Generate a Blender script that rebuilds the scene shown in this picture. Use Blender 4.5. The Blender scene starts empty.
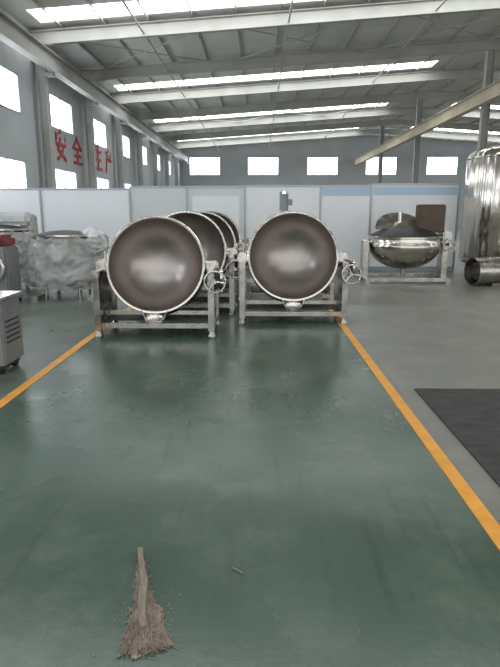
import bpy, bmesh, math, random
from mathutils import Vector, Matrix, noise
random.seed(4)
scene=bpy.context.scene
scene.view_settings.view_transform='Standard'
scene.view_settings.look='None'
COL=scene.collection

# ---------------- materials ----------------
def s2l(c):
    return tuple((x/255/12.92 if x/255<=0.04045 else ((x/255+0.055)/1.055)**2.4) for x in c)
def mat(name,rgb,rough=0.5,metal=0.0,var=0.0,scale=3.0,bump=0.0,bscale=30,alpha=1.0,emit=0,spec=0.5,stretch=(1,1,1),rvar=0.0):
    m=bpy.data.materials.new(name); m.use_nodes=True
    nt=m.node_tree; N=nt.nodes; L=nt.links
    b=N['Principled BSDF']; c=s2l(rgb)+(1,)
    b.inputs['Base Color'].default_value=c
    b.inputs['Roughness'].default_value=rough
    b.inputs['Metallic'].default_value=metal
    b.inputs['Specular IOR Level'].default_value=spec
    b.inputs['Alpha'].default_value=alpha
    tc=N.new('ShaderNodeTexCoord'); mp=N.new('ShaderNodeMapping')
    mp.inputs['Scale'].default_value=stretch
    L.new(tc.outputs['Object'],mp.inputs['Vector'])
    if var>0 or rvar>0:
        n=N.new('ShaderNodeTexNoise'); n.inputs['Scale'].default_value=scale; n.inputs['Detail'].default_value=6
        L.new(mp.outputs['Vector'],n.inputs['Vector'])
        if var>0:
            r=N.new('ShaderNodeValToRGB')
            r.color_ramp.elements[0].position=.3; r.color_ramp.elements[1].position=.7
            r.color_ramp.elements[0].color=tuple(max(0,x*(1-var)) for x in c[:3])+(1,)
            r.color_ramp.elements[1].color=tuple(min(1,x*(1+var)) for x in c[:3])+(1,)
            L.new(n.outputs['Fac'],r.inputs['Fac']); L.new(r.outputs['Color'],b.inputs['Base Color'])
        if rvar>0:
            mr=N.new('ShaderNodeMapRange'); mr.inputs['To Min'].default_value=max(.02,rough-rvar); mr.inputs['To Max'].default_value=rough+rvar
            mr.inputs['From Min'].default_value=.3; mr.inputs['From Max'].default_value=.7
            L.new(n.outputs['Fac'],mr.inputs['Value']); L.new(mr.outputs['Result'],b.inputs['Roughness'])
    if bump>0:
        n2=N.new('ShaderNodeTexNoise'); n2.inputs['Scale'].default_value=bscale; n2.inputs['Detail'].default_value=4
        L.new(mp.outputs['Vector'],n2.inputs['Vector'])
        bp=N.new('ShaderNodeBump'); bp.inputs['Strength'].default_value=bump; bp.inputs['Distance'].default_value=.02
        L.new(n2.outputs['Fac'],bp.inputs['Height']); L.new(bp.outputs['Normal'],b.inputs['Normal'])
    if emit>0:
        b.inputs['Emission Color'].default_value=c; b.inputs['Emission Strength'].default_value=emit
    return m
def floor_mat(name,rgb,worn,amount,rough):
    m=mat(name,rgb,rough,0,.12,.8,.04,25,rvar=.08,spec=.6)
    nt=m.node_tree; N=nt.nodes; L=nt.links; b=N['Principled BSDF']
    src=b.inputs['Base Color'].links[0].from_socket
    tc=[x for x in N if x.type=='TEX_COORD'][0]
    n=N.new('ShaderNodeTexNoise'); n.inputs['Scale'].default_value=1.7; n.inputs['Detail'].default_value=9; n.inputs['Roughness'].default_value=.68
    L.new(tc.outputs['Object'],n.inputs['Vector'])
    r=N.new('ShaderNodeMapRange'); r.inputs['From Min'].default_value=.48; r.inputs['From Max'].default_value=.70; r.inputs['To Max'].default_value=amount
    L.new(n.outputs['Fac'],r.inputs['Value'])
    mx=N.new('ShaderNodeMixRGB'); mx.inputs['Color2'].default_value=s2l(worn)+(1,)
    L.new(r.outputs['Result'],mx.inputs['Fac']); L.new(src,mx.inputs['Color1'])
    mp=N.new('ShaderNodeMapping'); mp.inputs['Scale'].default_value=(14,.8,1); mp.inputs['Rotation'].default_value=(0,0,.15)
    L.new(tc.outputs['Object'],mp.inputs['Vector'])
    n2=N.new('ShaderNodeTexNoise'); n2.inputs['Scale'].default_value=1.2; n2.inputs['Detail'].default_value=5
    L.new(mp.outputs['Vector'],n2.inputs['Vector'])
    r2=N.new('ShaderNodeMapRange'); r2.inputs['From Min'].default_value=.56; r2.inputs['From Max'].default_value=.72; r2.inputs['To Max'].default_value=.35
    L.new(n2.outputs['Fac'],r2.inputs['Value'])
    m2=N.new('ShaderNodeMixRGB'); m2.inputs['Color2'].default_value=s2l(tuple(x*.7 for x in rgb))+(1,)
    L.new(r2.outputs['Result'],m2.inputs['Fac']); L.new(mx.outputs['Color'],m2.inputs['Color1'])
    L.new(m2.outputs['Color'],b.inputs['Base Color'])
    return m

M_floor=floor_mat('green_floor_paint',(62,84,70),(108,120,104),.5,.25)
M_floorL=floor_mat('worn_floor_paint',(86,96,86),(128,130,118),.55,.32)
M_conc=floor_mat('bare_concrete_floor',(114,115,106),(146,144,134),.6,.38)
M_yel=mat('yellow_line_paint',(226,156,52),.5,0,.12,8)
M_wall=mat('grey_wall_paint',(188,191,192),.85,0,.06,.6)
M_white=mat('white_sandwich_panel',(238,240,242),.35,0,.03,1)
M_white2=mat('grey_white_panel',(212,218,218),.35,0,.04,1)
M_blue=mat('blue_film_panel',(180,206,224),.35,0,.03,1)
M_alu=mat('aluminium_trim',(170,176,180),.4,.6)
M_roof=mat('roof_sheet',(212,211,204),.7,0,.08,.7)
M_beam=mat('painted_steel_beam',(172,171,164),.6,0,.12,1)
M_crane=mat('crane_beam_paint',(200,188,164),.6,0,.12,1)
M_sky=mat('skylight_panel',(244,248,250),.5,emit=6.8)
M_win=mat('window_daylight_glass',(240,246,255),.3,emit=6.5)
M_steel=mat('brushed_stainless',(212,207,200),.2,1,.1,14,rvar=.08,bump=.05,bscale=60)
M_steel2=mat('satin_stainless',(186,182,176),.26,1,.14,5,rvar=.1,bump=.1,bscale=12)
M_bowl=mat('dull_bowl_interior',(172,164,159),.33,.92,.1,4,rvar=.06,bump=.04,bscale=8)
M_shiny=mat('polished_stainless',(205,198,188),.18,1,.1,4)
M_dark=mat('dark_metal',(62,62,62),.5,.6,.2,6)
M_black=mat('black_rubber',(30,30,30),.7)
M_mat=mat('rusty_dark_plate',(62,58,57),.7,.1,.4,5,.5,60,stretch=(1,3,1))
M_cab=mat('scratched_grey_steel',(142,144,142),.4,.35,.1,6)
M_plastic=mat('plastic_wrap',(230,232,230),.16,0,.05,5,.8,9,alpha=.42)
M_plasticO=mat('plastic_wrap_dense',(206,208,206),.25,0,.1,6,.7,10)
M_brown=mat('brown_carton',(92,78,66),.8,0,.15,5)
M_red=mat('red_paint',(185,38,38),.6)
M_redm=mat('faded_red_cover',(120,56,50),.6,0,.2,6)
M_debris=mat('dusty_fibre',(146,132,120),.95,0,.3,25)
M_wood=mat('weathered_wood',(134,122,110),.9,0,.3,20,.3,40,stretch=(6,1,6))
M_grey=mat('grey_motor_paint',(135,142,146),.45,.2)

# ---------------- mesh helpers ----------------
def link(ob,parent=None):
    COL.objects.link(ob)
    if parent: ob.parent=parent
    return ob
def empty(name,loc=(0,0,0),rz=0):
    e=bpy.data.objects.new(name,None); e.empty_display_size=.2
    e.location=loc; e.rotation_euler=(0,0,rz); COL.objects.link(e); return e
def finish(name,bm,m,parent=None,smooth=False,loc=(0,0,0),rot=(0,0,0)):
    bmesh.ops.recalc_face_normals(bm,faces=bm.faces)
    me=bpy.data.meshes.new(name); bm.to_mesh(me); bm.free()
    for mm in (m if isinstance(m,(list,tuple)) else [m]): me.materials.append(mm)
    ob=bpy.data.objects.new(name,me)
    if smooth:
        for p in me.polygons: p.use_smooth=True
        try: me.set_sharp_from_angle(angle=math.radians(38))
        except Exception: pass
    ob.location=loc; ob.rotation_euler=rot
    return link(ob,parent)
def add_box(bm,c,s,rot=None):
    r=bmesh.ops.create_cube(bm,size=1); vs=r['verts']
    bmesh.ops.scale(bm,vec=s,verts=vs)
    if rot: bmesh.ops.rotate(bm,cent=(0,0,0),matrix=rot,verts=vs)
    bmesh.ops.translate(bm,vec=c,verts=vs); return vs
def box(name,c,s,m,parent=None,bevel=.006,rot=(0,0,0)):
    bm=bmesh.new(); add_box(bm,(0,0,0),s)
    if bevel>0: bmesh.ops.bevel(bm,geom=bm.edges[:],offset=min(bevel,min(s)*.3),segments=2,affect='EDGES')
    return finish(name,bm,m,parent,False,c,rot)
def multibox(name,lst,m,parent=None):
    bm=bmesh.new()
    for c,s in lst: add_box(bm,c,s)
    return finish(name,bm,m,parent)
def add_tube(bm,p1,p2,r,r2=None,seg=16):
    p1=Vector(p1);p2=Vector(p2);d=p2-p1
    q=Vector((0,0,1)).rotation_difference(d).to_matrix().to_4x4()
    bmesh.ops.create_cone(bm,cap_ends=True,segments=seg,radius1=r,radius2=r if r2 is None else r2,depth=d.length,matrix=Matrix.Translation((p1+p2)/2)@q)
def tube(name,p1,p2,r,m,parent=None,r2=None,seg=20):
    bm=bmesh.new(); add_tube(bm,p1,p2,r,r2,seg); return finish(name,bm,m,parent,True)
def tubes(name,lst,r,m,parent=None,seg=12):
    bm=bmesh.new()
    for a,b in lst: add_tube(bm,a,b,r,None,seg)
    return finish(name,bm,m,parent,True)
def lathe(name,prof,m,parent=None,seg=64,loc=(0,0,0),rot=(0,0,0),closed=False,fr=None):
    bm=bmesh.new(); rings=[]
    for r,z in prof:
        if r<1e-6: rings.append([bm.verts.new((0,0,z))])
        else:
            ring=[]
            for i in range(seg):
                a=2*math.pi*i/seg; q=r*(fr(a) if fr else 1)
                ring.append(bm.verts.new((q*math.cos(a),q*math.sin(a),z)))
            rings.append(ring)
    pr=list(zip(rings,rings[1:]))
    if closed: pr.append((rings[-1],rings[0]))
    for a,b in pr:
        for i in range(seg):
            j=(i+1)%seg
            if len(a)==1 and len(b)==1: continue
            if len(a)==1: bm.faces.new((a[0],b[i],b[j]))
            elif len(b)==1: bm.faces.new((a[i],a[j],b[0]))
            else: bm.faces.new((a[i],a[j],b[j],b[i]))
    return finish(name,bm,m,parent,True,loc,rot)
def torus(name,R,r,m,parent,loc,rot=(0,0,0),seg=48):
    return lathe(name,[(R+r*math.cos(a),r*math.sin(a)) for a in [2*math.pi*k/12 for k in range(12)]],m,parent,seg,loc,rot,True)

def grid_sheet(name,us,vs,holes,fn,m):
    for (a,b,c,d) in holes: us+= [a,b]; vs+=[c,d]
    us=sorted(set(us)); vs=sorted(set(vs)); bm=bmesh.new(); V={}
    def g(u,v):
        if (u,v) not in V: V[(u,v)]=bm.verts.new(fn(u,v))
        return V[(u,v)]
    for u0,u1 in zip(us,us[1:]):
        for v0,v1 in zip(vs,vs[1:]):
            cu=(u0+u1)/2; cv=(v0+v1)/2
            if any(a<cu<b and c<cv<d for a,b,c,d in holes): continue
            bm.faces.new((g(u0,v0),g(u1,v0),g(u1,v1),g(u0,v1)))
    ob=finish(name,bm,m)
    so=ob.modifiers.new('thick','SOLIDIFY'); so.thickness=.12; so.offset=1 
    return ob

# ---------------- room shell ----------------
XL,XR,YB,YF=-8.0,30.0,57.0,-8.0
RIDGE=11.0; ZE=7.7; SL=.067
def zroof(x): return ZE+SL*(x-XL) if x<=RIDGE else ZE+SL*(RIDGE-XL)-SL*(x-RIDGE)
bm=bmesh.new()
def quad(x0,x1,y0,y1,mi):
    f=bm.faces.new([bm.verts.new(p) for p in ((x0,y0,0),(x1,y0,0),(x1,y1,0),(x0,y1,0))]); f.material_index=mi
quad(XL,-2.06,YF,YB,1); quad(-2.06,1.14,YF,9.5,0); quad(-2.06,1.14,9.5,YB,1); quad(1.14,XR,YF,YB,2)
finish('floor',bm,[M_floor,M_floorL,M_conc])
multibox('floor_marking_stripe',[((-2.06,3.5,.002),(.085,12,.004))],M_yel)
multibox('floor_marking_stripe.001',[((1.14,3.5,.002),(.085,12,.004))],M_yel)

rows=[20.4+5.25*k for k in range(-5,7)]
holes=[];
wl=[r+2.62 for r in rows[:-1]]
for y in wl:
    holes.append((y-1.4,y+1.4,4.7,5.95)); holes.append((y-1.4,y+1.4,2.1,3.2))
w=grid_sheet('wall_left',[YF,YB],[0,ZE],list(holes),lambda u,v:(XL,u,v),M_wall)
n=0
def window(cx,cy,cz,wd,ht,axis):
    global n; n+=1
    e=empty('window_%d'%n,(cx,cy,cz)); t=.05
    if axis=='x':
        box('glass',(-.06,0,0),(.02,wd,ht),M_win,e,0)
        L=[((0,0,ht/2-t/2),(.08,wd,t)),((0,0,-ht/2+t/2),(.08,wd,t))]
        for k in (-.5,0,.5): L.append(((0,k*(wd-t),0),(.08,t,ht)))
    else:
        box('glass',(0,.06,0),(wd,.02,ht),M_win,e,0)
        L=[((0,0,ht/2-t/2),(wd,.08,t)),((0,0,-ht/2+t/2),(wd,.08,t))]
        for k in (-.5,0,.5): L.append(((k*(wd-t),0,0),(t,.08,ht)))
    multibox('frame',L,M_alu,e)
for (a,b,c,d) in holes: window(XL-.03,(a+b)/2,(c+d)/2,b-a,d-c,'x')
bh=[(x-1.55,x+1.55,5.15,6.9) for x in (-5.5,.4,6.4,12.3,18.4,24.3)]
grid_sheet('wall_back',[XL,RIDGE,XR],[0,7.6],list(bh),lambda u,v:(u,YB,v if v<7.6 else zroof(u)),M_wall)
for (a,b,c,d) in bh: window((a+b)/2,YB+.03,(c+d)/2,b-a,d-c,'y')
rh=[(y-1.4,y+1.4,4.7,5.95) for y in wl]
grid_sheet('wall_right',[YF,YB],[0,ZE],list(rh),lambda u,v:(XR,u,v),M_wall)
for (a,b,c,d) in rh: window(XR+.03,(a+b)/2,(c+d)/2,b-a,d-c,'x')
sk=[]
for k in range(-2,4):
    y=19.4+10.5*k
    sk.append((XL+.6,8.9,y-.6,y+.6)); sk.append((13.5,27.5,y-.6,y+.6))
ceil=grid_sheet('ceiling',[XL,RIDGE,XR],[YF,YB],list(sk),lambda u,v:(u,v,zroof(u)),M_roof)
for i,(a,b,c,d) in enumerate(sk):
    bm=bmesh.new(); vs=[bm.verts.new((x,y,zroof(x)+.04)) for x,y in ((a,c),(b,c),(b,d),(a,d))]; bm.faces.new(vs)
    finish('skylight_%d'%(i+1),bm,M_sky,ceil)
def slab(bm,x0,x1,y0,y1,zt,zb,f=zroof):
    v=[bm.verts.new(p) for p in ((x0,y0,f(x0)+zb),(x1,y0,f(x1)+zb),(x1,y1,f(x1)+zb),(x0,y1,f(x0)+zb),
        (x0,y0,f(x0)+zt),(x1,y0,f(x1)+zt),(x1,y1,f(x1)+zt),(x0,y1,f(x0)+zt))]
    for q in ((0,1,2,3),(7,6,5,4),(0,4,5,1),(1,5,6,2),(2,6,7,3),(3,7,4,0)): bm.faces.new([v[i] for i in q])
bm=bmesh.new()
for y in rows:
    for a,b in ((XL+.05,RIDGE),(RIDGE,XR-.05)):
        slab(bm,a,b,y-.01,y+.01,-.14,-.56)
        slab(bm,a,b,y-.11,y+.11,-.54,-.57)
        slab(bm,a,b,y-.11,y+.11,-.12,-.15)
finish('roof_rafters',bm,M_beam)
bm=bmesh.new(); x=XL+1.2
while x<XR-.5:
    slab(bm,x-.02,x+.02,YF+.1,YB-.1,-.005,-.09); x+=1.5
finish('roof_purlins',bm,M_beam)
bm=bmesh.new()
for k in (2,5,8):
    y0=rows[k]; y1=rows[k+1]
    for xa in (-7.5,-1.5,4.5):
        add_tube(bm,(xa,y0,zroof(xa)-.3),(xa+6,y1,zroof(xa+6)-.3),.025,seg=6)
        add_tube(bm,(xa+6,y0,zroof(xa+6)-.3),(xa,y1,zroof(xa)-.3),.025,seg=6)
for xa in (-4,1,6):
    add_tube(bm,(xa,rows[0],zroof(xa)-.45),(xa,YB-.1,zroof(xa)-.45),.035,seg=6)
finish('roof_bracing',bm,M_beam)
def column(y,x,h,nm='steel_column'):
    multibox(nm,[((x,y,h/2),(.3,.02,h)),((x-.15,y,h/2),(.02,.28,h)),((x+.15,y,h/2),(.02,.28,h)),((x,y,.015),(.42,.4,.03))],M_beam)
for y in rows:
    column(y,XL+.36,zroof(XL)-.56)
for y in rows[::2]:
    if y<12: continue
    column(y,10.0,zroof(10)-.56)
for y in rows: column(y,XR-.36,ZE-.56)
def runway(x,z,m,nm):
    L=[((x,(YF+YB)/2,z),(.02,YB-YF-.4,.55)),((x,(YF+YB)/2,z+.28),(.3,YB-YF-.4,.03)),((x,(YF+YB)/2,z-.28),(.3,YB-YF-.4,.03)),((x,(YF+YB)/2,z+.33),(.06,YB-YF-.4,.06))]
    multibox(nm,L,m)
runway(-7.2,6.55,M_beam,'crane_runway_beam')
runway(9.6,6.3,M_crane,'crane_runway_beam.001')
multibox('crane_beam_brackets',[((-7.4,y,6.2),(.36,.2,.12)) for y in rows],M_beam)
for ch,yy in zip('安全生产',(22.75,24.75,27.9,29.8)):
    cu=bpy.data.curves.new('wall_sign_character','FONT'); cu.body=ch; cu.size=1.3; cu.extrude=.01; cu.offset=.015
    cu.align_x='CENTER'; cu.align_y='CENTER'
    ob=bpy.data.objects.new('wall_sign_character',cu); ob.location=(XL+.03,yy,4.0)
    ob.rotation_euler=(math.pi/2,0,math.pi/2); ob.data.materials.append(M_red); COL.objects.link(ob)

# partition of sandwich panels
PY=14.2
e=empty('partition_wall',(0,PY,0))
edges=[(-7.6,-5.6,M_white,2.05),(-5.6,-3.3,M_white,2.05),(-3.3,-1.84,M_white2,2.1),(-1.84,-.36,M_white2,2.1),(-.36,1.56,M_white,2.12),(1.56,2.84,M_white,2.12),(2.84,5.05,M_white,2.16)]
for i,(a,b,m,h) in enumerate(edges):
    box('panel_%d'%(i+1),((a+b)/2,0,h/2),(b-a-.03,.06,h),m,e,.004)
    box('post_%d'%(i+1),(b,-.01,h/2),(.05,.1,h),M_alu,e,.004)
    box('top_channel_%d'%(i+1),((a+b)/2,-.0,h+.02),(b-a,.09,.05),M_alu,e,.004)
box('blue_film',(3.95,-.035,2.02),(2.1,.006,.2),M_blue,e,0)
box('blue_film_2',(2.2,-.035,2.0),(1.2,.006,.2),M_blue,e,0)
box('kick_rail',(-1.28,-.04,.06),(12.6,.03,.12),M_alu,e,.004)
box('notice_board',(-1.1,-.04,1.5),(1.2,.02,.8),M_white,e,.004)

# ---------------- kettle ----------------
def bowl(parent,R,pz,tilt,py=0,inner=M_bowl,outer=M_steel,off=.12,depth=.95,spout=True):
    b=bpy.data.objects.new('bowl',None); b.location=(0,py,pz); b.rotation_euler=(tilt,0,0); link(b,parent)
    ri=R-.018
    prof=[(0,off-ri*depth)]
    for k in range(1,25):
        a=k/24*math.pi/2; prof.append((ri*math.sin(a),off-.03-(ri*depth-.03)*math.cos(a)))
    prof+= [(ri,off)]
    lathe('interior',prof,inner,b,96)
    lathe('rim_flange',[(ri-.002,off-.004),(ri,off+.006),(ri+.006,off+.012),(R+.010,off+.012),(R+.016,off+.006),(R+.016,off-.03),(R+.010,off-.036),(R-.01,off-.036)],outer,b,96)
    prof=[(R-.005,off-.036),(R-.005,off-.14),(R+.015,off-.17)]
    for k in range(15,-1,-1):
        a=k/16*math.pi/2; prof.append(((R+.015)*math.sin(a),off-.17-(ri*depth-.09)*math.cos(a)))
    lathe('jacket',prof,outer,b,72)
    zb=off-.17-(ri*depth-.09)
    tube('drain_pipe',(0,0,zb+.03),(0,0,zb-.12),.04,outer,b)
    if spout:
        bm=bmesh.new(); pts=[]
        for k,(y,wd,dp) in enumerate(((-(R-.03),.17,.03),(-(R+.05),.13,.05),(-(R+.15),.09,.045))):
            pts.append([bm.verts.new((wd*math.cos(a),y,off+.02-dp*1.6*math.sin(a)) ) for a in [math.pi*j/10 for j in range(11)]])
        for a,c in zip(pts,pts[1:]):
            for j in range(10): bm.faces.new((a[j],a[j+1],c[j+1],c[j]))
        o=finish('pouring_lip',bm,outer,b,True); s=o.modifiers.new('t','SOLIDIFY'); s.thickness=.006
    return b
def handwheel(parent,loc,R=.125,rot=(math.pi/2,0,0),m=M_steel):
    h=bpy.data.objects.new('handwheel',None); h.location=loc; h.rotation_euler=rot; link(h,parent)
    torus('wheel_rim',R,.011,m,h,(0,0,0))
    bm=bmesh.new()
    for k in range(3):
        a=math.pi/2+k*2*math.pi/3+.4
        add_tube(bm,(0,0,-.015),(R*math.cos(a),R*math.sin(a),0),.009,seg=8)
    add_tube(bm,(0,0,-.09),(0,0,.02),.022)
    add_tube(bm,(R*.7,-R*.7,0),(R*.7,-R*.7,.09),.012)
    finish('spokes',bm,m,h,True)
def tilting_kettle(name,x,y,R=.60,rz=0,tilt=74,mixer=False,pz=.87):
    e=empty(name,(x,y,0),rz)
    cy=.42; hw=.70; dz=pz-.90
    for s in (-1,1):
        sd='left' if s<0 else 'right'
        def bx(nm,c,sz,m=M_steel2,bv=.008): return box(nm+'_'+sd,c,sz,m,e,bv)
        hp=.80+dz
        bx('front_post',(s*hw,.05,.055+hp/2),(.075,.075,hp))
        bx('rear_post',(s*hw,.80,.055+hp/2),(.075,.075,hp))
        bx('top_beam',(s*hw,.425,.85+dz),(.085,.84,.08))
        bx('bottom_beam',(s*hw,.425,.12),(.075,.70,.08))
        bx('side_plate',(s*hw,.425,.50+dz/2),(.025,.70,.70+dz),M_steel2,.002)
        box('trunnion_housing_'+sd,(s*(hw+.0),cy,.92+dz),(.13,.26,.15),M_steel,e,.02)
        tube('trunnion_'+sd,(s*(R-.02),cy,pz),(s*(hw+.07),cy,pz),.055,M_steel,e)
        lathe('trunnion_flange_'+sd,[(0,-.02),(.09,-.02),(.09,.02),(0,.02)],M_steel,e,32,(s*(R+.03),cy,pz),(0,math.pi/2,0))
        for yy in (.05,.80):
            tube('foot_%s_%d'%(sd,int(yy*10)),(s*hw,yy,0),(s*hw,yy,.06),.055,M_steel2,e,r2=.03)
    box('front_rail',(0,.05,.13),(1.33,.06,.06),M_steel2,e,.008)
    box('rear_rail',(0,.80,.145),(1.33,.07,.075),M_steel2,e)
    box('middle_rail',(0,.30,.25),(1.36,.05,.05),M_steel2,e)
    box('upper_rear_rail',(0,.80,.50),(1.33,.06,.06),M_steel2,e)
    box('drip_tray',(0,.45,.18),(1.30,.6,.02),M_dark,e,0)
    box('gearbox',(hw+.05,.20,.78+dz),(.12,.22,.24),M_dark,e,.03)
    tube('gear_cover',(hw+.11,.20,.80+dz),(hw+.14,.20,.80+dz),.10,M_steel,e)
    tube('wheel_shaft',(hw+.06,.12,.69),(hw+.06,-.10,.69),.016,M_steel,e)
    handwheel(e,(hw+.06,-.10,.69))
    tubes('steam_pipe',[((-hw-.07,cy,pz),(-hw-.07,cy+.25,pz)),((-hw-.07,cy+.25,pz+.02),(-hw-.07,cy+.25,.25))],.02,M_steel,e)
    tube('safety_valve',(-hw,cy+.08,.99+dz),(-hw,cy+.08,1.10+dz),.02,M_steel,e)
    b=bowl(e,R,pz,math.radians(tilt),cy,off=.20)
    if mixer:
        tubes('mixer_arm',[((-.1,.8,.18),(-.1,.8,1.62)),((-.1,.8,1.6),(-.1,.5,1.6))],.035,M_steel2,e)
        tube('mixer_motor',(-.1,.5,1.52),(-.1,.5,1.80),.075,M_grey,e)
        tube('motor_cap',(-.1,.5,1.80),(-.1,.5,1.84),.085,M_steel,e,r2=.05)
        box('motor_terminal_box',(-.0,.5,1.66),(.08,.1,.1),M_grey,e)
    return e
tilting_kettle('tilting_jacketed_kettle',-1.28,6.47,R=.60,pz=.81)
tilting_kettle('tilting_jacketed_kettle.001',-1.10,7.95)
tilting_kettle('tilting_jacketed_kettle.002',-1.02,9.4)
tilting_kettle('tilting_jacketed_kettle.003',-.98,10.8)
tilting_kettle('tilting_jacketed_kettle.004',.475,7.3,R=.615,pz=.85)
tilting_kettle('tilting_jacketed_kettle.005',.52,8.9,mixer=True)

# upright kettle with half lids, right back
e=empty('upright_kettle_with_lid',(3.2,12.1,0))
bowl(e,.76,.86,0,0,inner=M_dark,outer=M_shiny,off=.12,depth=.85,spout=False)
for s in (-1,1):
    box('side_post_%d'%(s+2),(s*.86,0,.45),(.12,.34,.86),M_steel2,e)
    box('side_base_%d'%(s+2),(s*.86,0,.05),(.12,1.0,.1),M_steel2,e)
    tube('axle_%d'%(s+2),(s*.74,0,.86),(s*.9,0,.86),.06,M_steel,e)
box('housing',(.88,0,.95),(.2,.4,.3),M_steel2,e,.03)
box('rear_rail',(0,.45,.08),(1.66,.08,.08),M_steel2,e)
box('front_rail',(0,-.45,.08),(1.66,.08,.08),M_steel2,e)
handwheel(e,(.9,-.32,.8))
tube('wheel_shaft',(.9,-.32,.8),(.9,-.18,.85),.02,M_steel,e)
lathe('lid',[(0,.2),(.25,.19),(.5,.12),(.70,.03),(.76,0),(.76,-.015),(0,-.01)],M_dark,e,48,(0,.05,1.0))
bm=bmesh.new()
bmesh.ops.create_circle(bm,cap_ends=True,segments=48,radius=.6)
bmesh.ops.bisect_plane(bm,geom=bm.verts[:]+bm.edges[:]+bm.faces[:],plane_co=(0,0,0),plane_no=(0,1,0),clear_inner=True)
o=finish('open_half_lid',bm,M_steel2,e,False,(-.08,-.15,1.10),(math.radians(40),math.radians(6),0)); o.modifiers.new('t','SOLIDIFY').thickness=.02
box('mixer_gear_case',(.56,.1,1.36),(.56,.35,.60),M_brown,e,.02)
box('mixer_bridge',(.1,.1,1.18),(1.2,.12,.10),M_dark,e)
tube('mixer_shaft',(-.1,.1,1.0),(-.1,.1,1.5),.05,M_steel,e)

# stainless storage tank right
e=empty('stainless_storage_tank',(5.85,13.1,0))
prof=[(0,.2),(.6,.22),(.95,.32),(.99,.40),(.99,2.72),(.96,2.80),(.8,2.9),(.5,2.97),(.2,3.0),(0,3.0)]
lathe('shell',prof,M_shiny,e,160,fr=lambda a:1+.006*math.sin(a*26)+.003*math.sin(a*61))
torus('lower_band',1.0,.015,M_steel,e,(0,0,.42)); torus('upper_band',1.0,.015,M_steel,e,(0,0,2.7))
for k in range(4):
    a=math.pi/4+k*math.pi/2
    tube('leg_%d'%(k+1),(.8*math.cos(a),.8*math.sin(a),0),(.8*math.cos(a),.8*math.sin(a),.4),.06,M_steel2,e)
tube('manhole',(0,0,2.98),(0,0,3.12),.25,M_steel,e)
e=empty('steel_cylinder_section',(4.98,11.45,.29),0)
lathe('shell',[(.28,-.55),(.29,-.55),(.29,.55),(.28,.55),(.27,.55),(.27,-.55)],M_steel2,e,48,(0,0,0),(0,math.radians(90),math.radians(12)),True)
box('chock',(0,-.22,-.26),(.3,.08,.06),M_wood,e)

multibox('dark_steel_floor_plate',[((2.6,3.45,.006),(2.5,2.05,.012))],M_mat)

# ---------------- left machines ----------------
def crumple(ob,amp,sc,seed=0):
    for v in ob.data.vertices:
        p=v.co*sc+Vector((seed,seed*1.7,0)); d=noise.noise_vector(p)
        v.co+=Vector((d.x,d.y,d.z*.6))*amp
def wrapped_kettle(name,x,y,R,zt,rz=0):
    e=empty(name,(x,y,0),rz)
    lathe('pot',[(0,.38),(.25,.4),(R*.8,.5),(R,.68),(R,zt-.05),(R+.03,zt-.04),(R+.03,zt),(R-.03,zt),(R-.03,.75),(0,.6)],M_steel,e,56)
    lathe('cover',[(0,zt+.07),(R*.5,zt+.05),(R*.9,zt+.01),(R+.01,zt)],M_dark,e,48)
    torus('rim_band',R+.035,.018,M_dark,e,(0,0,zt-.05))
    for k in range(4):
        a=math.pi/4+k*math.pi/2
        tube('leg_%d'%(k+1),(R*.85*math.cos(a),R*.85*math.sin(a),0),(R*.8*math.cos(a),R*.8*math.sin(a),.6),.035,M_steel2,e)
    box('base_shelf',(0,0,.18),(R*1.4,R*1.4,.03),M_steel2,e)
    bm=bmesh.new(); seg=120; nz=40; rings=[]
    for j in range(nz+1):
        t=j/nz; z=.16+t*(zt-.2); r=R+.05+.10*math.sin(t*math.pi)*(1-.3*t)-(.08 if t<.15 else 0)
        rings.append([bm.verts.new(((r+.02*math.sin(9*a+3*t))*math.cos(a),(r+.02*math.sin(9*a+3*t))*math.sin(a),z)) for a in [2*math.pi*i/seg for i in range(seg)]])
    for a,b in zip(rings,rings[1:]):
        for i in range(seg): bm.faces.new((a[i],a[(i+1)%seg],b[(i+1)%seg],b[i]))
    o=finish('plastic_film',bm,M_plastic,e,True); crumple(o,.07,5,x); crumple(o,.035,14,x)
    return e
e=wrapped_kettle('plastic_wrapped_kettle',-3.45,9.7,.5,1.12)
box('gearbox',(.62,.05,.9),(.22,.3,.4),M_steel2,e,.03)
bm=bmesh.new(); bmesh.ops.create_icosphere(bm,subdivisions=5,radius=1)
o=finish('wrapped_control_head',bm,M_plasticO,e,True,(.52,-.05,.98)); 
o.data.transform(Matrix.Diagonal((.24,.24,.26,1))); crumple(o,.07,7,2); crumple(o,.03,18,2)
bm=bmesh.new(); bmesh.ops.create_icosphere(bm,subdivisions=5,radius=1)
o=finish('wrapped_base_bundle',bm,M_plasticO,e,True,(.05,-.1,.42)); 
o.data.transform(Matrix.Diagonal((.48,.35,.2,1))); crumple(o,.09,6,5); crumple(o,.04,16,2)
multibox('stand_feet',[((-.42,-.3,.04),(.1,.5,.08)),((.5,-.1,.3),(.09,.09,.6)),((.5,-.1,.03),(.2,.3,.06))],M_steel2,e)

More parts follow.
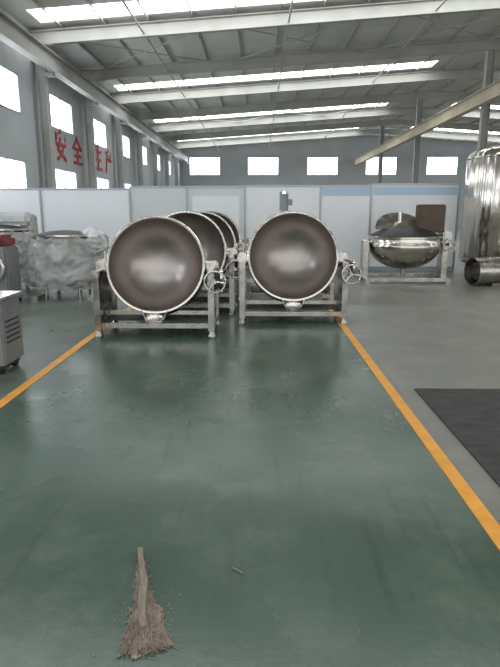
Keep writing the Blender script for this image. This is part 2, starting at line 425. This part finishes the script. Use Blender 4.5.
e=wrapped_kettle('plastic_wrapped_mixer',-4.95,10.4,.52,1.2)
box('mixer_column',(.45,.3,.75),(.25,.3,1.4),M_steel2,e,.03)
box('mixer_head',(.1,.2,1.38),(.9,.34,.24),M_plasticO,e,.06)
tube('mixer_shaft',(-.05,.1,.9),(-.05,.1,1.3),.04,M_steel,e)
tube('motor',(-.25,.2,1.48),(-.25,.2,1.7),.11,M_grey,e)
e=empty('red_covered_machine',(-4.35,9.0,0))
box('body',(0,0,.5),(.5,.5,.9),M_cab,e,.03)
box('cover',(0,0,1.02),(.46,.5,.22),M_redm,e,.06)
multibox('feet',[((a,b,.03),(.06,.06,.06)) for a in (-.2,.2) for b in (-.2,.2)],M_dark,e)
torus('pulley_guard',.2,.04,M_steel,e,(0,-.28,.6),(math.pi/2,0,0))
# cabinet front left
e=empty('stainless_machine_cabinet',(-2.70,5.03,0))
box('body',(0,0,.4),(.68,.42,.62),M_cab,e,.015)
box('top_plate',(0,0,.725),(.74,.48,.03),M_steel,e,.006)
multibox('louvres',[((.08,-.22,.30+.05*k),(.4,.02,.018)) for k in range(7)]+[((.340,.0,.30+.05*k),(.01,.28,.014)) for k in range(5)],M_dark,e)
multibox('plinth',[((0,0,.08),(.6,.36,.06))],M_dark,e)
for i,(a,b) in enumerate(((-.26,-.15),(.26,-.15),(-.26,.15),(.26,.15))):
    tube('caster_%d'%(i+1),(a-.02,b,.04),(a+.02,b,.04),.04,M_black,e)
box('handle',(.2,-.245,.62),(.14,.02,.02),M_steel,e)

# ---------------- sweepings in foreground: stick lying on a flaring heap of fibres ----------------
e=empty('sweepings_pile',(-.41,1.72,0))
bm=bmesh.new()
add_box(bm,(0,0,0),(.026,.50,.012)); bmesh.ops.subdivide_edges(bm,edges=bm.edges[:],cuts=7,use_grid_fill=True)
for v in bm.verts:
    v.co.x*=1.1-.6*v.co.y
o=finish('wooden_stick',bm,M_wood,e,False,(-.06,.19,.026),(math.radians(-1.5),0,math.radians(13))); crumple(o,.014,14,3)
bm=bmesh.new()
R=random.Random(9)
A=Vector((-.10,.36)); B=Vector((.02,-.12)); D=(B-A); P=Vector((-D.y,D.x)).normalized(); base=math.atan2(D.y,D.x)
for i in range(2600):
    s=R.random()**.5; wd=.008+.034*s*s
    t=max(-2,min(2,R.gauss(0,1)))
    c=A+D*s+P*t*wd
    a=base+t*.22*s+R.gauss(0,.45); L=R.uniform(.015,.07)
    h=(.006+.024*s*math.sin(min(1,1.25-s)*math.pi*.5+.6))*math.exp(-t*t/2.2)
    z=R.uniform(.003,.004+max(0,h))
    p=Vector((c.x,c.y,z)); d=Vector((math.cos(a),math.sin(a),R.uniform(-.12,.12)))*L/2
    q=p+Vector((R.uniform(-.006,.006),R.uniform(-.006,.006),R.uniform(0,.005)))
    p1=p-d;p2=p+d; p1.z=max(.003,p1.z);p2.z=max(.003,p2.z);q.z=max(.004,q.z)
    r=R.uniform(.0009,.002)
    add_tube(bm,p1,q,r,seg=4); add_tube(bm,q,p2,r,seg=4)
finish('fibres',bm,M_debris,e)
bm=bmesh.new(); bmesh.ops.create_icosphere(bm,subdivisions=6,radius=1)
o=finish('dust_heap',bm,M_debris,e,True,(.0,-.02,.002)); o.data.transform(Matrix.Diagonal((.06,.13,.016,1))); crumple(o,.03,25,4); crumple(o,.008,90,4)
bm=bmesh.new()
for i in range(180):
    x0=R.gauss(0,.05); y0=R.gauss(0,.11); s=R.uniform(.002,.004)
    add_box(bm,(x0,y0,s/2),(s*R.uniform(1,2),s*R.uniform(1,2),s))
finish('crumbs',bm,M_debris,e)
bm=bmesh.new(); add_tube(bm,(-.02,.015,.006),(.0,0,.008),.004,seg=6); add_tube(bm,(.0,0,.008),(.03,-.02,.005),.004,seg=6)
finish('twig_scrap',bm,M_wood,None,False,(-.09,2.03,0))

# ---------------- world + light ----------------
w=bpy.data.worlds.new('overcast'); scene.world=w; w.use_nodes=True
bg=w.node_tree.nodes['Background']; bg.inputs['Color'].default_value=(.96,.98,1,1); bg.inputs['Strength'].default_value=1.55

cam=bpy.data.cameras.new('camera'); co=bpy.data.objects.new('camera',cam); COL.objects.link(co)
cam.sensor_fit='VERTICAL'; cam.sensor_height=36; cam.lens=540/667*36
co.location=(0,0,1.5); co.rotation_euler=(math.radians(90-12.68),0,math.radians(.93)); cam.clip_end=300
scene.camera=co
